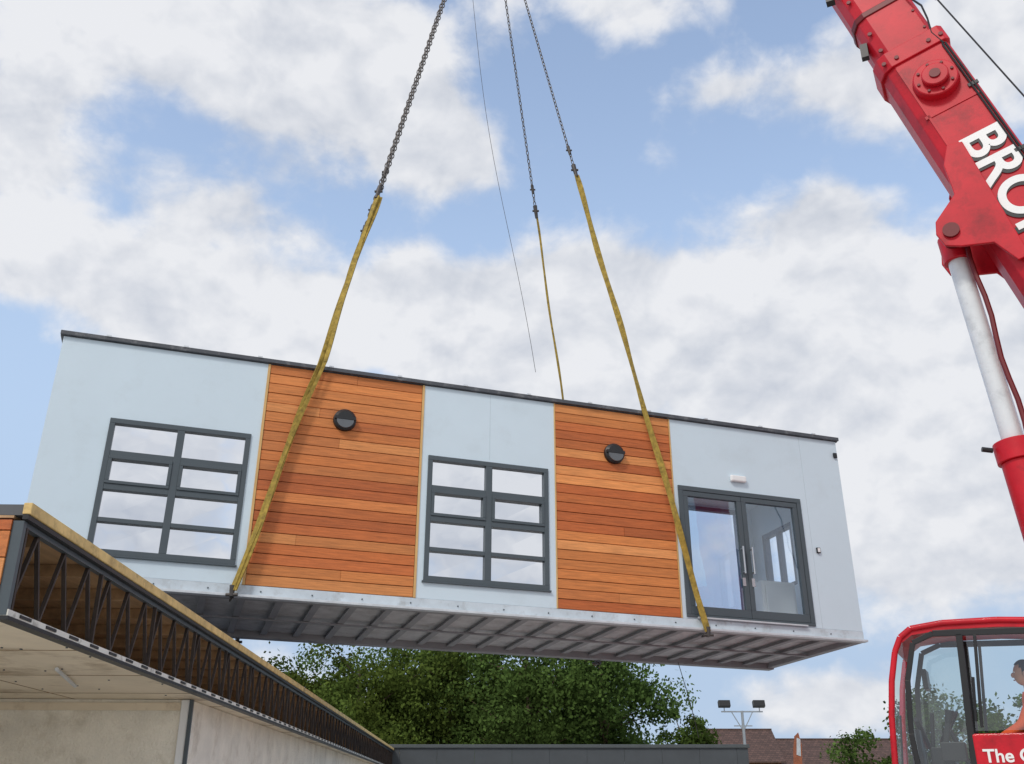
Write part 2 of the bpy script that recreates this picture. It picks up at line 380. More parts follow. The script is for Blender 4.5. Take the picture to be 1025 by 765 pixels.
def ribbon(mb,pts,w=.1,t=.018,tw=.35,ph=0.0,off=0.0):
    tot=0
    for i in range(len(pts)-1):
        p=Vector(pts[i]);q=Vector(pts[i+1]);d=(q-p);n=max(2,int(d.length/.15));d.normalize()
        a=Vector((1,0,0))-d*d.x; a.normalize(); b=d.cross(a)
        vs=[]
        for k in range(n+1):
            c=p+(q-p)*k/n; tot+=.15
            an=tw*math.sin(tot*1.3+ph)+tw*.5*math.sin(tot*3.1+ph*2)
            u=a*math.cos(an)+b*math.sin(an); v=d.cross(u)
            ww=w*(1+.10*math.sin(tot*5+ph)); cc=c+u*off*math.cos(tot*2.2+ph)
            for x,y in ((-1,-1),(1,-1),(1,1),(-1,1)): vs.append(cc+u*ww/2*x+v*t/2*y)
        fs=[]
        for k in range(n):
            for j in range(4): fs.append((k*4+j,k*4+(j+1)%4,(k+1)*4+(j+1)%4,(k+1)*4+j))
        fs+=[(3,2,1,0),(n*4,n*4+1,n*4+2,n*4+3)]
        mb.add(vs,fs)
def sling(top,roof,low,tj,wr,under,double=False,cw=.022,tw=.35):
    e=empty('lifting_sling')
    j=top.lerp(roof,tj)
    c=MB(); chain(c,top,j,wd=cw)
    if double: chain(c,top+Vector((.04,0,0)),j+Vector((.03,0,0)),wd=cw)
    d=(roof-top).normalized()
    c.obj('chain',m_chain,e)
    k=MB(); k.rod(j-d*.1,j+d*.14,.04,.028); k.rod(j-Vector((.06,0,0)),j+Vector((.06,0,0)),.02); 
    jj=top.lerp(roof,tj-.035); k.rod(jj-d*.08,jj+d*.08,.03,.025); k.rod(jj-Vector((.05,0,0)),jj+Vector((.05,0,0)),.016)
    k.obj('shackle',m_chain,e)
    r=MB(); ribbon(r,[j+d*.1,roof,low],w=wr,ph=tj*9,off=.012,tw=tw)
    if double: ribbon(r,[j+d*.1+Vector((.03,.01,0)),roof+Vector((.03,-.02,0)),low+Vector((.02,-.01,0))],w=wr*.6,ph=2+tj*5,off=.03)
    r.obj('webbing',m_sling,e)
    g=MB(); g.rod(low+Vector((0,0,.06)),low-Vector((0,0,.07)),.035,.028); g.rod(low-Vector((.07,0,.05)),low+Vector((.07,0,-.05)),.02); chain(g,low-Vector((0,0,.05)),under,wd=.025)
    g.obj('lower_shackle',m_chain,e)
sling(HOOK,LW(3.23,-.07,3.25),LW(2.44,-.10,.06),.735,.085,LW(2.44,.1,-.03),double=True,tw=.6)
sling(HOOK,LW(8.04,-.07,3.25),LW(8.80,-.10,-.02),.628,.085,LW(8.80,.1,-.05),tw=.6)
sling(HOOK,LW(7.95,W+.06,3.25),LW(8.3,W+.09,.0),.606,.035,LW(8.3,W-.1,-.05),tw=.8)
sling(HOOK,LW(3.20,W+.06,3.25),LW(2.7,W+.09,.0),.69,.045,LW(2.7,W-.1,-.05))
hb=empty('crane_hook_block')
k=MB(); k.rod(HOOK+Vector((0,-.1,.75)),HOOK+Vector((0,.1,.75)),.34,n=24); k.box(HOOK+Vector((-.14,-.16,.3)),HOOK+Vector((.14,.16,1.1))); k.obj('sheave_block',m_red,hb,bevel=.02)
k=MB(); pts=[HOOK+Vector((.16*math.cos(t),0,.12+.18*math.sin(t))) for t in [math.radians(100-300*i/14) for i in range(15)]]
for i in range(14): k.rod(pts[i],pts[i+1],.05)
k.rod(pts[0],HOOK+Vector((0,0,.4)),.05); k.obj('hook',m_chain,hb,smooth=True)
tipW=Vector((-.5,14.1,33.8))
k=MB()
for dx in (-.12,-.04,.04,.12): k.rod(HOOK+Vector((dx,0,1.0)),tipW+Vector((dx,0,-.2)),.012,n=6)
k.obj('hoist_ropes',m_chain,hb)
def rope(name,pts,r,m):
    e=empty(name); k=MB()
    for i in range(len(pts)-1): k.rod(pts[i],pts[i+1],r,n=5)
    k.obj('rope',m,e)
A=HOOK+Vector((-.55,-.1,.1)); E=Vector((.37,14.9,8.1)); pts=[]
for i in range(25):
    t=i/24; pts.append(A.lerp(E,t)+Vector((-.16*math.sin(math.pi*t)+.05*math.sin(t*9)*t,0,0)))
rope('tag_line',pts,.0042,m_chain)
p0=LW(9.55,W-.3,-.02); pts=[p0+Vector((.35*t+.05*math.sin(t*3),.1*t,-1.9*t)) for t in [i/10 for i in range(7)]]
rope('tag_line',pts,.006,m_chain)

# ------------------------------------------------------------------ mobile crane
f_=Vector((-.895,.446,0)).normalized(); n_=Vector((-.446,-.895,0)).normalized(); P0=Vector((7.73,10.0,0))
MC=Matrix(((f_.x,n_.x,0,P0.x),(f_.y,n_.y,0,P0.y),(0,0,1,0),(0,0,0,1)))
cr=empty('mobile_crane',MC)
bp0=Vector((0,0,3.46)); bp1=Vector((9.2,0,33.8)); bdv=(bp1-bp0).normalized(); und=Vector((bdv.z,0,-bdv.x)); LAT=Vector((0,1,0))
def section(t0,t1,th,wd,name,m=m_red):
    k=MB(); a=th/2;b=wd/2;c=.12
    poly=[(-a,-b+c*.5),(-a+c*.5,-b),(a-c*1.6,-b),(a-c*.6,-b+c*.5),(a,-b+c*1.8),(a,b-c*1.8),(a-c*.6,b-c*.5),(a-c*1.6,b),(-a+c*.5,b),(-a,b-c*.5)]
    k.prism(poly,bdv*(t1-t0),bp0+bdv*t0,und,LAT); return k.obj(name,m,cr,bevel=.012)
section(-.8,8.05,.93,.80,'boom_base_section')
section(8.05,17.5,.83,.70,'boom_second_section')
section(17.5,25,.74,.6,'boom_third_section'); section(25,31.7,.62,.5,'boom_top_section')
section(7.85,8.12,1.00,.86,'boom_collar'); section(17.3,17.6,.94,.77,'boom_collar')
section(8.9,9.0,.87,.735,'boom_wear_band',m_dred)
k=MB(); k.rod(bp1+LAT*.3,bp1-LAT*.3,.4,n=20); k.obj('boom_head_sheave',m_blk,cr)
def BP(t,u,l): return bp0+bdv*t+und*u+LAT*l
k=MB(); k.rod(BP(7.30,-.04,.38),BP(7.30,-.04,.52),.30,.28,n=32); k.obj('boom_boss',m_red,cr,bevel=.015,smooth=True)
k=MB(); k.rod(BP(7.30,-.04,.521),BP(7.30,-.04,.60),.17,n=28); k.obj('boss_cap',m_red,cr,bevel=.015,smooth=True)
k=MB(); k.rod(BP(7.30,-.04,.601),BP(7.30,-.04,.62),.07,n=16)
for i in range(8):
    t=i*math.pi/4; c=BP(7.30,-.04,.521)+bdv*.225*math.cos(t)+und*.225*math.sin(t); k.rod(c,c+LAT*.02,.02,n=6)
k.obj('boss_bolts',m_dred,cr)
k=MB()
for t in (1.5,3.0,4.45,6.85): k.beam(BP(t,-.42,.405),BP(t,.32,.405),.05,.012,up=LAT)
k.beam(BP(-.5,.27,.406),BP(7.8,.27,.406),.03,.01,up=LAT)
k.obj('boom_stiffeners',m_red,cr)
for l in (-.40,.42):
    k=MB(); poly=[(6.30,.30),(6.05,.46),(5.6,.54),(5.36,.90),(5.20,.97),(5.0,.95),(4.9,.8),(4.75,.46),(4.4,.34),(4.4,.2),(6.25,.12)]
    k.prism([(a,b) for a,b in poly],LAT*.045,bp0+LAT*(l-.022+(.02 if l>0 else 0)),bdv,und); k.obj('ram_bracket',m_red,cr,bevel=.01)
k=MB(); k.rod(BP(5.15,.80,-.5),BP(5.15,.80,.5),.10,n=20); k.obj('ram_pin',m_dred,cr,smooth=True)
rt=Vector(BP(5.15,.80,0)); rb=Vector((1.84,0,2.9)); rd=(rb-rt).normalized()
k=MB(); k.rod(rt,rt+rd*2.75,.125,n=28); k.obj('ram_rod',m_ram,cr,smooth=True)
k=MB(); k.rod(rt-rd*.15,rt+rd*.22,.17,n=24); k.rod(rt+rd*2.70,rt+rd*2.95,.24,n=28); k.rod(rt+rd*2.95,rb,.205,n=28); k.obj('ram_barrel',m_red,cr,bevel=.01,smooth=True)
k=MB(); sdv=Vector((-.15,.16,0)); pts=[rt+sdv+Vector((.02*math.sin(i*1.3),0,0))+rd*(i*.28) for i in range(18)]
for i in range(17): k.rod(pts[i]*1.0,pts[i+1],.032,n=7)
k.obj('hydraulic_hose',m_dred,cr,smooth=True)
k=MB(); k.rod(rt+rd*2.8+Vector((.25,.1,0)),rt+rd*2.8+Vector((.36,.14,.02)),.03); k.obj('ram_port',m_blk,cr)
k=MB()
for u,l in ((-.41,.415),(-.37,.42)):
    k.rod(BP(.5,u,l),BP(7.8,u,l),.014,n=6)
for t in [1,2.2,3.4,4.6,5.8,7.0]: k.beam(BP(t,-.46,.41),BP(t,-.33,.41),.03,.05)
pp=[BP(7.8,-.39,.42)+bdv*(i*.25)+und*(.05*math.sin(i*1.7)) for i in range(9)]
for i in range(8): k.rod(pp[i],pp[i+1],.014,n=6)
k.obj('boom_hoses',m_blk,cr)
k=MB()
for t in [8.25,8.6,9.3,10,10.7,11.4,12.1]: k.rod(BP(t,.30,.34),BP(t,.30,.365),.03,n=8); k.rod(BP(t,-.33,.34),BP(t,-.33,.365),.02,n=8)
for t in [7.95]: 
    for u in (-.42,-.25,.2,.38): k.rod(BP(t,u,.42),BP(t,u,.45),.03,n=8)
k.obj('boom_bolts',m_dred,cr)
k=MB(); k.box((-.06,-.06,-.05),(.06,.06,.12)); o=k.obj('boom_lamp',m_blk,cr); o.location=BP(9.55,.48,.3)
B(((-.05,-.05,-.03),(.05,.05,.2))).obj('boom_sensor',m_blk,cr).location=BP(8.4,.48,.2)
def text(body,size,loc,xd,yd,m,name,ext=.004):
    cu=bpy.data.curves.new(name,'FONT'); cu.body=body; cu.size=size; cu.extrude=ext; cu.offset=.014*size/.7
    cu.materials.append(m); o=bpy.data.objects.new(name,cu); COL.objects.link(o); o.parent=cr
    xd=Vector(xd).normalized(); yd=Vector(yd).normalized(); z=xd.cross(yd)
    o.matrix_local=Matrix(((xd.x,yd.x,z.x,loc[0]),(xd.y,yd.y,z.y,loc[1]),(xd.z,yd.z,z.z,loc[2]),(0,0,0,1))); return o
m_letter=mat('lettering_white',lin(240,240,238),.4,var=.03)
text('BRON LIFT',.72,BP(6.34,.13,.4165),-bdv,-und,m_letter,'boom_lettering')
o=text('BRON LIFT',.72,BP(6.30,.16,.4125),-bdv,-und,m_blk,'boom_lettering_shadow',.002)
k=MB()
wl=MC.inverted()@Vector((4.45,11.6,16.9)); wl2=MC.inverted()@Vector((10.1,10.6,4.0))
k.rod(wl,wl2,.012,n=6); m3=wl.lerp(wl2,.33); dd=(wl2-wl).normalized(); k.rod(m3-dd*.1,m3+dd*.05,.05,.03); k.obj('winch_rope',m_blk,cr)
B(((-3.6,-.55,1.55),(2.3,.5,2.15))).obj('slew_platform',m_red,cr,bevel=.03)
for l in (-.5,.44):
    k=MB(); k.prism([(-1.2,2.15),(-.5,3.75),(.4,3.75),(.9,2.9),(2.2,2.9),(2.3,2.15)],(0,.06,0),(0,l,0),(1,0,0),(0,0,1)); k.obj('boom_cheek',m_red,cr,bevel=.01)
B(((-4.3,-1.35,1.5),(-3.3,1.35,2.9))).obj('counterweight',m_red,cr,bevel=.08)
k=MB(); k.rod((-2.5,-.45,2.6),(-2.5,.4,2.6),.35,n=24); k.obj('winch_drum',m_blk,cr)
k=MB(); k.rod((0,0,1.3),(0,0,1.55),.95,n=32); k.obj('slew_ring',m_blk,cr)
B(((-5.5,-1.3,.75),(6.0,1.3,1.3))).obj('carrier_chassis',m_red,cr,bevel=.05)
k=MB()
for x in (-4.4,-2.9,2.4,3.9):
    for y in (-1.25,1.0): k.rod((x,y-.02,.6),(x,y+.3,.6),.6,n=32)
k.obj('tyres',m_blk,cr,bevel=.04,smooth=True)
k=MB()
for x in (-4.4,-2.9,2.4,3.9):
    for y in (-1.285,1.27): k.rod((x,y,.6),(x,y+.045,.6),.3,n=24)
k.obj('wheel_hubs',m_ram,cr)
k=MB()
for x in (-1.5,5.2):
    k.box((x-.15,-3,.8),(x+.15,3,1.0))
    for y in (-2.9,2.9): k.rod((x,y,.05),(x,y,1.1),.09); k.rod((x,y,0),(x,y,.05),.3,n=20)
k.obj('outriggers',m_red,cr)
# cab
cf=3.67; yo,yi=1.53,.63
prof=[(0,1.62),(-.03,2.0),(0,2.45),(.05,2.8),(.12,3.08),(.19,3.22),(.30,3.30),(.6,3.335),(1.1,3.33),(1.72,3.28),(1.74,2.4),(1.74,1.62)]
DZ=-.11
def CP(q,y,z): return Vector((cf-q,y,z+DZ))
def BC(*bx):
    m=MB()
    for lo,hi in bx: m.box((lo[0],lo[1],lo[2]+DZ),(hi[0],hi[1],hi[2]+DZ))
    return m
k=MB()
for y in (yo,yi):
    for i in range(len(prof)-1):
        k.rod(CP(prof[i][0],y,prof[i][1]),CP(prof[i+1][0],y,prof[i+1][1]),.030,n=10)
k.obj('cab_frame_tube',m_red,cr,smooth=True)
k=MB(); rp=[(.14,3.12),(.19,3.21),(.30,3.285),(.6,3.318),(1.1,3.313),(1.72,3.262)]
vs=[CP(q,yo,z) for q,z in rp]+[CP(q,yi,z) for q,z in rp]+[CP(q,yo,z-.05) for q,z in rp]+[CP(q,yi,z-.05) for q,z in rp]; n=len(rp)
fs=[]
for i in range(n-1): fs+=[(i,i+1,n+i+1,n+i),(2*n+i,2*n+i+1,3*n+i+1,3*n+i),(i,i+1,2*n+i+1,2*n+i),(n+i,n+i+1,3*n+i+1,3*n+i)]
k.add(vs,fs); k.obj('cab_roof',m_red,cr)
BC(((cf-1.74,yi,1.60),(cf+.0,yo,1.68)),((cf-1.76,yi,1.68),(cf-1.70,yo,2.5))).obj('cab_floor',m_red,cr,bevel=.01)
k=MB()
for y in (yo-.01,yi+.01):
    def sb(a,b,wd=.05): k.beam(CP(a[0],y,a[1]),CP(b[0],y,b[1]),.035,wd,up=(1,0,0.01))
    sb((.20,1.68),(.16,2.3)); sb((.16,2.3),(.20,2.8)); sb((.20,2.8),(.30,3.16)); sb((.30,3.16),(.5,3.24)); sb((.5,3.24),(1.66,3.2),.06)
    sb((.66,1.68),(.74,3.22),.06); sb((1.66,2.3),(1.66,3.2),.05); sb((.72,2.31),(1.66,2.31),.05); sb((.20,1.74),(.66,1.74),.05)
    sb((.80,2.34),(.88,3.2),.03)
k.obj('cab_door_frame',m_blk,cr,bevel=.004)
BC(((cf-1.70,yo-.03,1.66),(cf-.70,yo+.012,2.285)),((cf-1.70,yi-.012,1.66),(cf-.70,yi+.03,2.285))).obj('cab_side_panel',m_red,cr,bevel=.015)
cgl=glassmat('cab_glass',.10,(.82,.88,.86,1))
k=MB()
k.add([CP(.22,yo-.01,1.76),CP(.66,yo-.01,1.76),CP(.73,yo-.01,3.2),(CP(.5,yo-.01,3.2)),CP(.30,yo-.01,3.14),CP(.18,yo-.01,2.4)],[(0,1,2,3,4,5)])
k.add([CP(.74,yo-.01,2.31),CP(1.66,yo-.01,2.31),CP(1.66,yo-.01,3.18),CP(.8,yo-.01,3.2)],[(0,1,2,3)])
k.add([CP(.22,yi+.01,1.76),CP(.66,yi+.01,1.76),CP(.73,yi+.01,3.2),(CP(.5,yi+.01,3.2)),CP(.30,yi+.01,3.14),CP(.18,yi+.01,2.4)],[(0,1,2,3,4,5)])
for i in range(4):
    a,b_=prof[i],prof[i+1]; k.add([CP(a[0]+.02,yo,a[1]),CP(a[0]+.02,yi,a[1]),CP(b_[0]+.02,yi,b_[1]),CP(b_[0]+.02,yo,b_[1])],[(0,1,2,3)])
for i in range(5):
    a,b_=prof[i],prof[i+1]; k.add([CP(a[0]+.02,yo,a[1]),CP(.2,yo-.005,a[1]),CP(.2,yo-.005,b_[1]),CP(b_[0]+.02,yo,b_[1])],[(0,1,2,3)])
k.obj('cab_glass',cgl,cr)
k=MB(); k.box(CP(.6,yi+.15,1.68),CP(.25,yo-.15,2.0)); k.box(CP(.50,yi+.2,2.0),CP(.30,yo-.2,2.18))
k.beam(CP(.42,1.35,2.1),CP(.50,1.35,2.42),.05,.05); k.rod(CP(.50,1.35,2.40),CP(.53,1.35,2.52),.035,.045)
k.rod(CP(.62,1.0,2.0),CP(.48,1.0,2.35),.025); 
for i in range(20):
    t=i*2*math.pi/20; t2=(i+1)*2*math.pi/20
    c=CP(.48,1.05,2.38); e1=Vector((0,1,0)); e2=Vector((-.55,0,.83))
    k.rod(c+e1*.17*math.cos(t)+e2*.17*math.sin(t),c+e1*.17*math.cos(t2)+e2*.17*math.sin(t2),.016,n=6)
k.box(CP(1.5,.85,1.7),CP(1.0,1.33,1.92)); k.box(CP(1.50,.85,1.92),CP(1.0,1.33,2.05)); k.box(CP(1.60,.85,2.0),CP(1.47,1.33,2.62)); k.box(CP(1.60,.96,2.64),CP(1.50,1.22,2.85))
k.box(CP(1.35,1.36,2.05),CP(.9,1.44,2.16))
k.box(CP(.62,1.2,2.05),CP(.40,1.42,2.22)); k.rod(CP(.3,1.3,2.0),CP(.36,1.32,2.5),.02); k.box(CP(.22,1.05,2.0),CP(.12,1.35,2.35)); k.rod(CP(.25,.9,2.2),CP(.2,1.25,2.45),.03)
k.obj('cab_seat_and_controls',m_blk,cr,bevel=.02)
k=MB()
k.box(CP(.35,.8,2.75),CP(.30,1.1,2.95)); k.obj('cab_monitor',m_blk,cr,bevel=.01)
k=MB(); k.rod(CP(.0,yo-.1,1.75),CP(.04,1.1,2.5),.01,n=5); k.obj('cab_wiper',m_blk,cr)
k=MB(); k.rod(CP(.76,yo+.03,2.4),CP(.80,yo+.03,2.8),.014,n=8); k.obj('cab_grab_handle',m_blk,cr)
text('The Crane',.165,CP(.77,yo+.0155,2.03),(-1,0,0),(0,0,1),m_letter,'cab_lettering',.002)

# ------------------------------------------------------------------ crane operator (seated)
op=empty('crane_operator',MC)
def skin(name,verts,edges,rad,m,parent,root=0,sub=2):
    me=bpy.data.meshes.new(name); me.from_pydata([tuple(v) for v in verts],edges,[]); me.materials.append(m)
    o=bpy.data.objects.new(name,me); COL.objects.link(o); o.parent=parent
    sk=o.modifiers.new('skin','SKIN'); sk.use_smooth_shade=True
    for i,r in enumerate(rad):
        r=(r,r) if not isinstance(r,tuple) else r
        me.skin_vertices[0].data[i].radius=r
    me.skin_vertices[0].data[root].use_root=True
    s=o.modifiers.new('sub','SUBSURF'); s.levels=sub; s.render_levels=sub
    return o
m_hiv=mat('hi_vis_orange',lin(240,96,44),.8,var=.1,bump=.3,bscale=15)
m_trous=mat('navy_trousers',lin(35,42,60),.85,bump=.3,bscale=15)
m_skin=mat('skin',lin(212,160,132),.55,var=.05); m_hair=mat('hair_brown',lin(60,44,32),.8,var=.3,scale=30)
Yc=1.09
hips=CP(1.33,Yc,2.12)
V=[hips,CP(1.33,Yc,2.30),CP(1.30,Yc,2.48),CP(1.29,Yc,2.62),CP(1.28,Yc,2.69),
   CP(1.29,Yc+.19,2.60),CP(1.15,Yc+.24,2.36),CP(.93,Yc+.25,2.24),CP(1.29,Yc-.19,2.60),CP(1.15,Yc-.24,2.36),CP(.93,Yc-.2,2.26)]
skin('torso_and_sleeves',V,[(0,1),(1,2),(2,3),(3,4),(3,5),(5,6),(6,7),(3,8),(8,9),(9,10)],[(.15,.12),(.14,.115),(.16,.12),(.13,.10),.06,.075,.055,.042,.075,.055,.042],m_hiv,op)
V=[hips-Vector((0,0,.03)),CP(1.25,Yc+.1,2.10),CP(.85,Yc+.14,2.13),CP(.78,Yc+.14,1.80),CP(1.25,Yc-.1,2.10),CP(.85,Yc-.14,2.13),CP(.78,Yc-.14,1.80)]
skin('trousers',V,[(0,1),(1,2),(2,3),(0,4),(4,5),(5,6)],[.13,.095,.07,.05,.095,.07,.05],m_trous,op)
hc=CP(1.25,Yc,2.86)
skin('neck',[CP(1.28,Yc,2.64),CP(1.27,Yc,2.72),CP(1.26,Yc,2.80)],[(0,1),(1,2)],[.055,.05,.05],m_skin,op)
import bmesh
def ell(name,c,r,m,parent,cut=None,jaw=False):
    bm=bmesh.new(); bmesh.ops.create_uvsphere(bm,u_segments=28,v_segments=20,radius=1)
    for v in bm.verts:
        if jaw and v.co.z<0: v.co.y*=1+.30*v.co.z; v.co.x+= -0.12*v.co.z*1.0
        v.co=Vector((v.co.x*r[0],v.co.y*r[1],v.co.z*r[2]))
    if cut: bmesh.ops.delete(bm,geom=[v for v in bm.verts if cut(v.co)],context='VERTS')
    me=bpy.data.meshes.new(name); bm.to_mesh(me); bm.free(); me.materials.append(m)
    me.polygons.foreach_set('use_smooth',[True]*len(me.polygons))
    o=bpy.data.objects.new(name,me); COL.objects.link(o); o.parent=parent; o.location=c; return o
ell('head',hc,(.098,.077,.118),m_skin,op,jaw=True)
ell('hair',hc+Vector((-.006,0,.012)),(.106,.085,.122),m_hair,op,cut=lambda c:(c.x>.045 and c.z<.06) or c.z<-.05)
ell('nose',hc+Vector((.103,0,-.015)),(.018,.013,.024),m_skin,op)
for sgn in (-1,1):
    ell('ear',hc+Vector((-.005,.079*sgn,-.01)),(.02,.010,.032),m_skin,op)
    ell('eye',hc+Vector((.086,.03*sgn,.012)),(.012,.013,.009),m_wplast,op)
    ell('pupil',hc+Vector((.096,.03*sgn,.012)),(.004,.006,.006),m_blk,op)
ell('mouth',hc+Vector((.098,0,-.062)),(.008,.024,.006),mat('lips',lin(170,90,85),.5),op)
for sgn,yy,zz in ((1,Yc+.25,2.24),(-1,Yc-.2,2.26)):
    w0=CP(.93,yy,zz); V=[w0,w0+Vector((.05,0,-.01)),w0+Vector((.10,0,-.01))]; skin('hand',V,[(0,1),(1,2)],[.03,(.036,.02),(.036,.018)],m_skin,op)
    for j in range(4):
        o_=w0+Vector((.10,(-.03+.02*j),-.008)); ln=(.07,.08,.075,.06)[j]
        skin('finger',[o_-Vector((.02,0,0)),o_+Vector((ln*.45,0,-.005)),o_+Vector((ln*.75,0,-.03)),o_+Vector((ln*.7,0,-.055))],[(0,1),(1,2),(2,3)],[.009,.009,.008,.007],m_skin,op,sub=1)
    o_=w0+Vector((.04,-.03*sgn,0)); skin('thumb',[o_,o_+Vector((.03,-.02*sgn,-.01)),o_+Vector((.055,-.02*sgn,-.03))],[(0,1),(1,2)],[.011,.010,.008],m_skin,op,sub=1)

# ------------------------------------------------------------------ near left cabin
g_=Vector((-.04,1,0)).normalized(); l_=Vector((-g_.y,g_.x,0))
C0=Vector((-2.235,4.4,0))
MN=Matrix(((g_.x,l_.x,0,C0.x),(g_.y,l_.y,0,C0.y),(0,0,1,0),(0,0,0,1)))
cb=empty('portable_cabin',MN)
LN=27.0; zt=2.853; zb=2.36; WD=3.6
B(((0,.012,zt-.05),(LN,WD,zt))).obj('roof_sheet',mat('roof_felt',lin(90,92,95),.8),cb)
B(((-.02,-.03,zt-.050),(LN,.01,zt+.004))).obj('roof_edge_timber',m_gold,cb,bevel=.004)
B(((-.022,-.022,zt-.074),(LN,.004,zt-.052)),((0,-.008,zb-.030),(LN,.05,zb-.012))).obj('edge_flashing',m_blk,cb)
B(((0,.006,zt-.10),(LN,.04,zt-.076))).obj('truss_top_chord',m_dark,cb)
B(((0,-.006,zb-.012),(LN,.05,zb+.016))).obj('truss_bottom_chord',mat('chord_white',lin(225,222,212),.6,dirt=(lin(90,80,70),9,.8)),cb)
k=MB(); x=.12
while x<LN:
    k.box((x,-.012,zb-.004),(x+.12,-.0065,zb+.010)); x+=.30
k.obj('chord_slots',m_blk,cb)
k=MB(); x=.05; st=.34; i=0
while x<LN-st:
    za,zb_=(zb+.016,zt-.10)
    k.beam((x,.028,za),(x+st*.5,.028,zb_),.014,.02,up=(0,1,0)); k.beam((x+st*.5,.028,zb_),(x+st,.028,za),.014,.02,up=(0,1,0))
    if i%3==0: k.beam((x,.012,za),(x,.012,zb_),.018,.022,up=(0,1,0))
    x+=st; i+=1
k.obj('truss_web',mat('web_steel',lin(66,56,50),.6,metal=.2,var=.3,scale=9),cb)
k=MB(); x=.3
while x<LN:
    k.box((x,.06,zt-.13),(x+.045,WD,zt-.066)); x+=.68
k.obj('roof_joists',m_ply,cb)
B(((0,.052,zt-.051-.012),(LN,WD,zt-.0515))).obj('roof_deck_underside',m_ply,cb)
B(((0,.055,zb),(LN,WD,zb+.018))).obj('ceiling_panel',m_beige,cb)
k=MB(); 
for x in (1.2,2.4,3.6,4.8,6,7.2,8.4,9.6,10.8,12): k.box((x-.004,.056,zb-.003),(x+.004,WD,zb-.0002))
for y in (1.2,2.4): k.box((0,y-.004,zb-.003),(LN,y+.004,zb-.0002))
k.obj('ceiling_joints',mat('joint_brown',lin(150,128,100),.8),cb)
B(((-.002,0,zb-.01),(.03,.05,zt-.077))).obj('corner_post',m_dark,cb)
k=MB(); z=zb
while z<zt-.09:
    t=random.choice(tones); c=lin(*t); k.box((-.012,.052,z),(.01,WD,min(z+.118,zt-.075)),(c[0]*.9,c[1]*.8,c[2]*.65,1)); z+=.124
k.obj('end_boards',m_wood,cb)
B(((.012,.065,zb+.02),(.04,WD,zt-.066))).obj('end_backing',m_blk,cb)
xw=4.1
B(((xw,.32,.1),(xw+.1,WD,zb-.004))).obj('inner_cross_wall',m_cream,cb)
B(((xw-.02,.25,.1),(xw+.11,.32,zb-.005))).obj('corner_post_white',m_wplast,cb,bevel=.008)
B(((xw-.03,.22,.1),(xw+.0,.249,zb-.006))).obj('door_edge',m_dark,cb)
B(((xw+.11,.26,.1),(LN,.36,zb-.004))).obj('side_wall',m_cream,cb)
B(((0.2,WD-.1,.1),(LN,WD,zb-.004)),((LN-.1,.36,.1),(LN,WD-.1,zb-.004))).obj('far_walls',m_cream,cb)
B(((0.05,.1,0),(LN,WD,.1))).obj('floor_slab',mat('slab',lin(170,168,160),.9),cb)
B(((xw-.016,.32,zb-.09),(xw-.002,WD,zb-.03))).obj('cornice_strip',m_beige,cb)
k=MB(); k.rod((1.9,.5,zb-.02),(2.9,.75,zb-.02),.012,n=8); k.rod((1.3,1.0,zb-.02),(1.4,1.0,zb-.02),.03,n=8); k.rod((.6,.35,zb-.05),(.6,.35,zb),.02); k.rod((.55,.35,zb-.05),(.72,.4,zb-.05),.014)
k.obj('ceiling_conduit',m_galv,cb)
k=MB()
for _ in range(60):
    x=random.uniform(.1,4);y=random.uniform(.1,2.5); k.rod((x,y,zb-.006),(x,y,zb),.007,n=6)
k.obj('ceiling_screws',m_dark,cb)

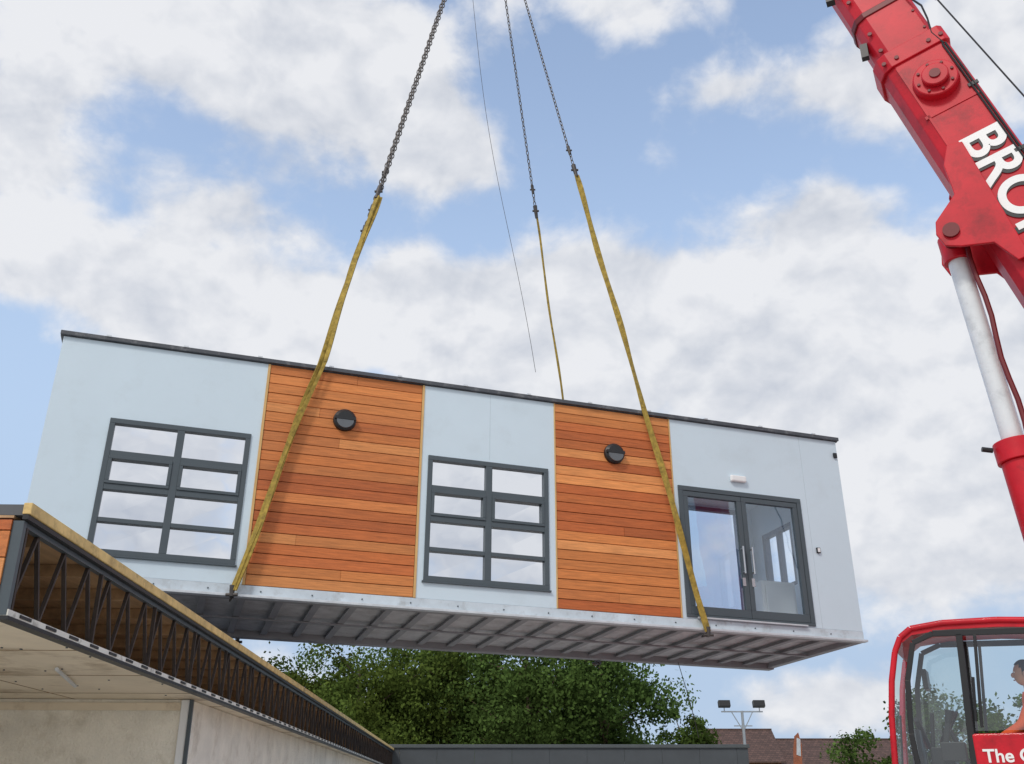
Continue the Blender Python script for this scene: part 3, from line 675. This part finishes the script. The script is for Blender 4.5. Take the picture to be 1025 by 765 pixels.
# ------------------------------------------------------------------ trees
def leafmat():
    m=bpy.data.materials.new('foliage'); m.use_nodes=True; nt=m.node_tree; N=nt.nodes; L=nt.links; N.clear()
    o=N.new('ShaderNodeOutputMaterial'); a=N.new('ShaderNodeVertexColor'); a.layer_name='Col'
    d=N.new('ShaderNodeBsdfDiffuse'); t=N.new('ShaderNodeBsdfTranslucent')
    L.new(a.outputs[0],d.inputs[0]); L.new(a.outputs[0],t.inputs[0])
    m1=N.new('ShaderNodeMixShader'); m1.inputs[0].default_value=.35; L.new(d.outputs[0],m1.inputs[1]); L.new(t.outputs[0],m1.inputs[2])
    L.new(m1.outputs[0],o.inputs[0]); return m
m_leaf=leafmat(); m_bark=mat('bark',lin(92,78,62),.9,var=.3,scale=8,bump=.5,bscale=20)
def tree(x,y,h,r,base=1.0,nleaf=20000,size=.165,hue=0,name='deciduous_tree'):
    e=empty(name,Matrix.Translation((x,y,0)))
    rs=np.random.RandomState(int(abs(x*131+y*17+h*7))%9999)
    k=MB(); k.rod((0,0,0),(.1,0,h*.35),.2,.14,n=10); k.rod((.1,0,h*.35),(0,.05,h*.75),.14,.05,n=8)
    ctr=[]; n=54
    for i in range(n):
        u=rs.uniform(-1,1); ph=rs.uniform(0,2*math.pi); rad=rs.uniform(.3,.95)
        zc=(base+h)/2; hz_=(h-base)/2
        s=math.sqrt(1-u*u); c=np.array([r*rad*s*math.cos(ph),r*rad*s*math.sin(ph),zc+hz_*rad*u*.92])
        ctr.append((c,rs.uniform(.45,.9)*r*.42,rs.uniform(.5,1.4)))
        if i%2==0:
            z0=min(max(c[2]-rs.uniform(.6,1.8),h*.12),h*.7); k.rod((.05,0,z0),tuple(c),.04,.012,n=5)
    k.obj('trunk_and_limbs',m_bark,e)
    per=nleaf//n; V=[];C=[]
    for c,cr_,br in ctr:
        d=rs.normal(size=(per,3)); d/=np.linalg.norm(d,axis=1)[:,None]
        rr=cr_*(rs.uniform(.2,1.0,per)**.5)*(1+.22*rs.normal(size=per))
        p=c+d*rr[:,None]*np.array([1,1,.8])
        nn=d+rs.normal(size=(per,3))*.7; nn/=np.linalg.norm(nn,axis=1)[:,None]
        a=np.cross(nn,rs.normal(size=(per,3))); a/=np.linalg.norm(a,axis=1)[:,None]; b=np.cross(nn,a)
        sz=size*rs.uniform(.6,1.3,per)[:,None]
        q=np.stack([p-a*sz*.5,p+b*sz*.32,p+a*sz*.5,p-b*sz*.32],1)
        V.append(q.reshape(-1,3))
        g=np.array([.082,.132,.034])*br; g=g+np.array([.028,.018,-.003])*hue
        cl=g[None]*rs.uniform(.65,1.4,(per,1)); cl=np.concatenate([cl,np.ones((per,1))],1); C.append(np.repeat(cl,4,0))
    V=np.concatenate(V); C=np.concatenate(C); nf=len(V)//4
    me=bpy.data.meshes.new('crown'); me.from_pydata(V.tolist(),[],np.arange(nf*4).reshape(-1,4).tolist())
    ca=me.color_attributes.new('Col','FLOAT_COLOR','CORNER'); ca.data.foreach_set('color',C.astype(np.float32).ravel())
    me.materials.append(m_leaf); o=bpy.data.objects.new('crown',me); COL.objects.link(o); o.parent=e
tree(-9.3,41,7.6,2.8,hue=.3); tree(-6.0,40,8.4,3.1,hue=.8); tree(-2.6,42,9.2,3.3,hue=.5); tree(.6,40,9,3.1,hue=0.0); tree(3.6,41,9.2,2.95,hue=-.2)
tree(-12.5,44,7.8,2.8); tree(-7.6,46,8.4,3.0,hue=.1); tree(-4.2,45,9,3.2,hue=.2); tree(2.4,46,9.4,3.4,hue=0); tree(-.8,46,9.2,3.2,hue=.2)
tree(7.7,47,5.6,1.8,nleaf=10000,hue=.2); tree(10.6,31,3.6,1.4,nleaf=9000,size=.11,base=.4); tree(12.8,31,5.2,1.8,nleaf=11000,size=.12,base=.5); tree(16,33,5,2,base=.5,nleaf=9000)

# ------------------------------------------------------------------ fence
fe=empty('fence')
k=MB(); x=-9
m_fence=mat('fence_grey',lin(70,75,79),.6,var=.12,scale=2)
while x<6.3:
    k.box((x+.003,28,.05),(min(x+.997,6.3),28.03,2.86)); x+=1.0
k.obj('panels',m_fence,fe)
B(((-9,27.95,2.862),(6.34,28.08,2.95))).obj('top_rail',mat('fence_rail',lin(76,82,84),.6),fe,bevel=.01)
k=MB(); x=-9
while x<6.4: k.box((x-.04,28.04,0),(x+.04,28.12,2.85)); x+=2.5
k.obj('posts',m_dark,fe)

# ------------------------------------------------------------------ brick houses
def brickmat(name,c1,c2,mc,sc):
    m=bpy.data.materials.new(name); m.use_nodes=True; nt=m.node_tree; N=nt.nodes; L=nt.links; b=N['Principled BSDF']; b.inputs['Roughness'].default_value=.85
    tc=N.new('ShaderNodeTexCoord'); mp=N.new('ShaderNodeMapping'); mp.inputs['Rotation'].default_value=(math.radians(90),0,0)
    br=N.new('ShaderNodeTexBrick'); br.inputs['Scale'].default_value=sc; br.inputs['Color1'].default_value=c1; br.inputs['Color2'].default_value=c2; br.inputs['Mortar'].default_value=mc
    br.inputs['Mortar Size'].default_value=.02
    L.new(tc.outputs['Object'],mp.inputs[0]); L.new(mp.outputs[0],br.inputs[0]); L.new(br.outputs[0],b.inputs['Base Color']); return m
m_brick=brickmat('brick',lin(150,84,62),lin(120,66,50),lin(150,140,130),4)
m_tile=brickmat('roof_tiles',lin(104,80,72),lin(82,64,58),lin(52,42,40),1.6)
def house(x0,x1,y0,d,eave,ridge,chim):
    e=empty('brick_house',Matrix.Translation((x0,y0,0))); w_=x1-x0
    B(((0,0,0),(w_,d,eave))).obj('walls',m_brick,e)
    k=MB(); k.prism([(-.3,eave-.1),(d/2,ridge),(d+.3,eave-.1),(d+.3,eave-.2),(d/2,ridge-.15),(-.3,eave-.2)],(w_+.6,0,0),(-.3,0,0),(0,1,0),(0,0,1)); k.obj('roof',m_tile,e)
    k=MB(); k.prism([(0,eave),(d/2,ridge-.16),(d,eave)],(w_,0,0),(0,0,0),(0,1,0),(0,0,1)); k.obj('gables',m_brick,e)
    B(((-.3,d/2-.1,ridge-.04),(w_+.3,d/2+.1,ridge+.07))).obj('ridge_tiles',m_tile,e)
    k=MB(); g=MB()
    n=int(w_//3)
    for i in range(n):
        cx=(i+.5)*w_/n
        for z in ((.9,3.0) if eave>4.1 else (.9,)):
            k.box((cx-.65,-.04,z),(cx+.65,.02,z+1.15)); g.box((cx-.58,-.05,z+.07),(cx-.03,-.041,z+1.08)); g.box((cx+.03,-.05,z+.07),(cx+.58,-.041,z+1.08))
    k.obj('window_frames',m_wplast,e); g.obj('window_panes',m_glass,e)
house(16.2,22.5,88,7,4.6,7.25,[]); house(23.2,34.5,90,7,4.2,6.55,[])
sp=empty('marker_post',Matrix.Translation((9.75,36,0)))
k=MB(); k.rod((0,0,0),(.05,0,3.3),.06,.05); k.obj('post',m_galv,sp)
k=MB(); k.prism([(-.16,2.6),(.12,2.5),(.2,3.3),(.12,3.72),(-.02,3.6),(-.1,3.2)],(0,.05,0),(0,-.08,0),(1,0,0),(0,0,1)); k.obj('marker_board',mat('marker_orange',lin(150,90,64),.7,var=.3,scale=6),sp)
k=MB(); k.prism([(-.02,3.0),(.12,2.95),(.16,3.5),(.04,3.55)],(0,.01,0),(0,-.095,0),(1,0,0),(0,0,1)); k.obj('marker_label',m_galv,sp)

fl=empty('floodlight_mast',Matrix.Translation((8.90,40,0)))
k=MB(); k.rod((0,0,0),(0,0,4.75),.07,.05); k.beam((-.8,0,4.72),(.8,0,4.72),.05,.05); k.beam((-.35,0,4.2),(.35,0,4.2),.04,.04); k.beam((0,0,4.0),(.4,0,4.7),.03,.03); k.beam((0,0,4.0),(-.4,0,4.7),.03,.03)
for x in (-.68,.68): k.beam((x,0,4.72),(x,0,4.92),.03,.03)
k.obj('mast',mat('mast_grey',lin(150,158,164),.5),fl)
k=MB()
for x in (-.68,.66):
    k.beam((x-.23,-.05,5.0),(x+.23,-.05,5.0),.2,.25,up=(0,.3,1)); 
k.obj('lamp_heads',m_blk,fl,bevel=.02)

# ------------------------------------------------------------------ ground
gm=mat('ground_concrete',lin(192,188,178),.9,var=.18,scale=.6,bump=.5,bscale=30,dirt=(lin(140,128,110),.25,.6))
k=MB(); k.add([(-900,-900,0),(900,-900,0),(900,900,0),(-900,900,0)],[(0,1,2,3)]); k.obj('ground',gm)
gg=mat('grass',lin(70,92,44),.95,var=.35,scale=.8)
k=MB(); k.add([(-900,50,.004),(900,50,.004),(900,900,.004),(-900,900,.004)],[(0,1,2,3)]); k.obj('grass_field',gg)
print('done')
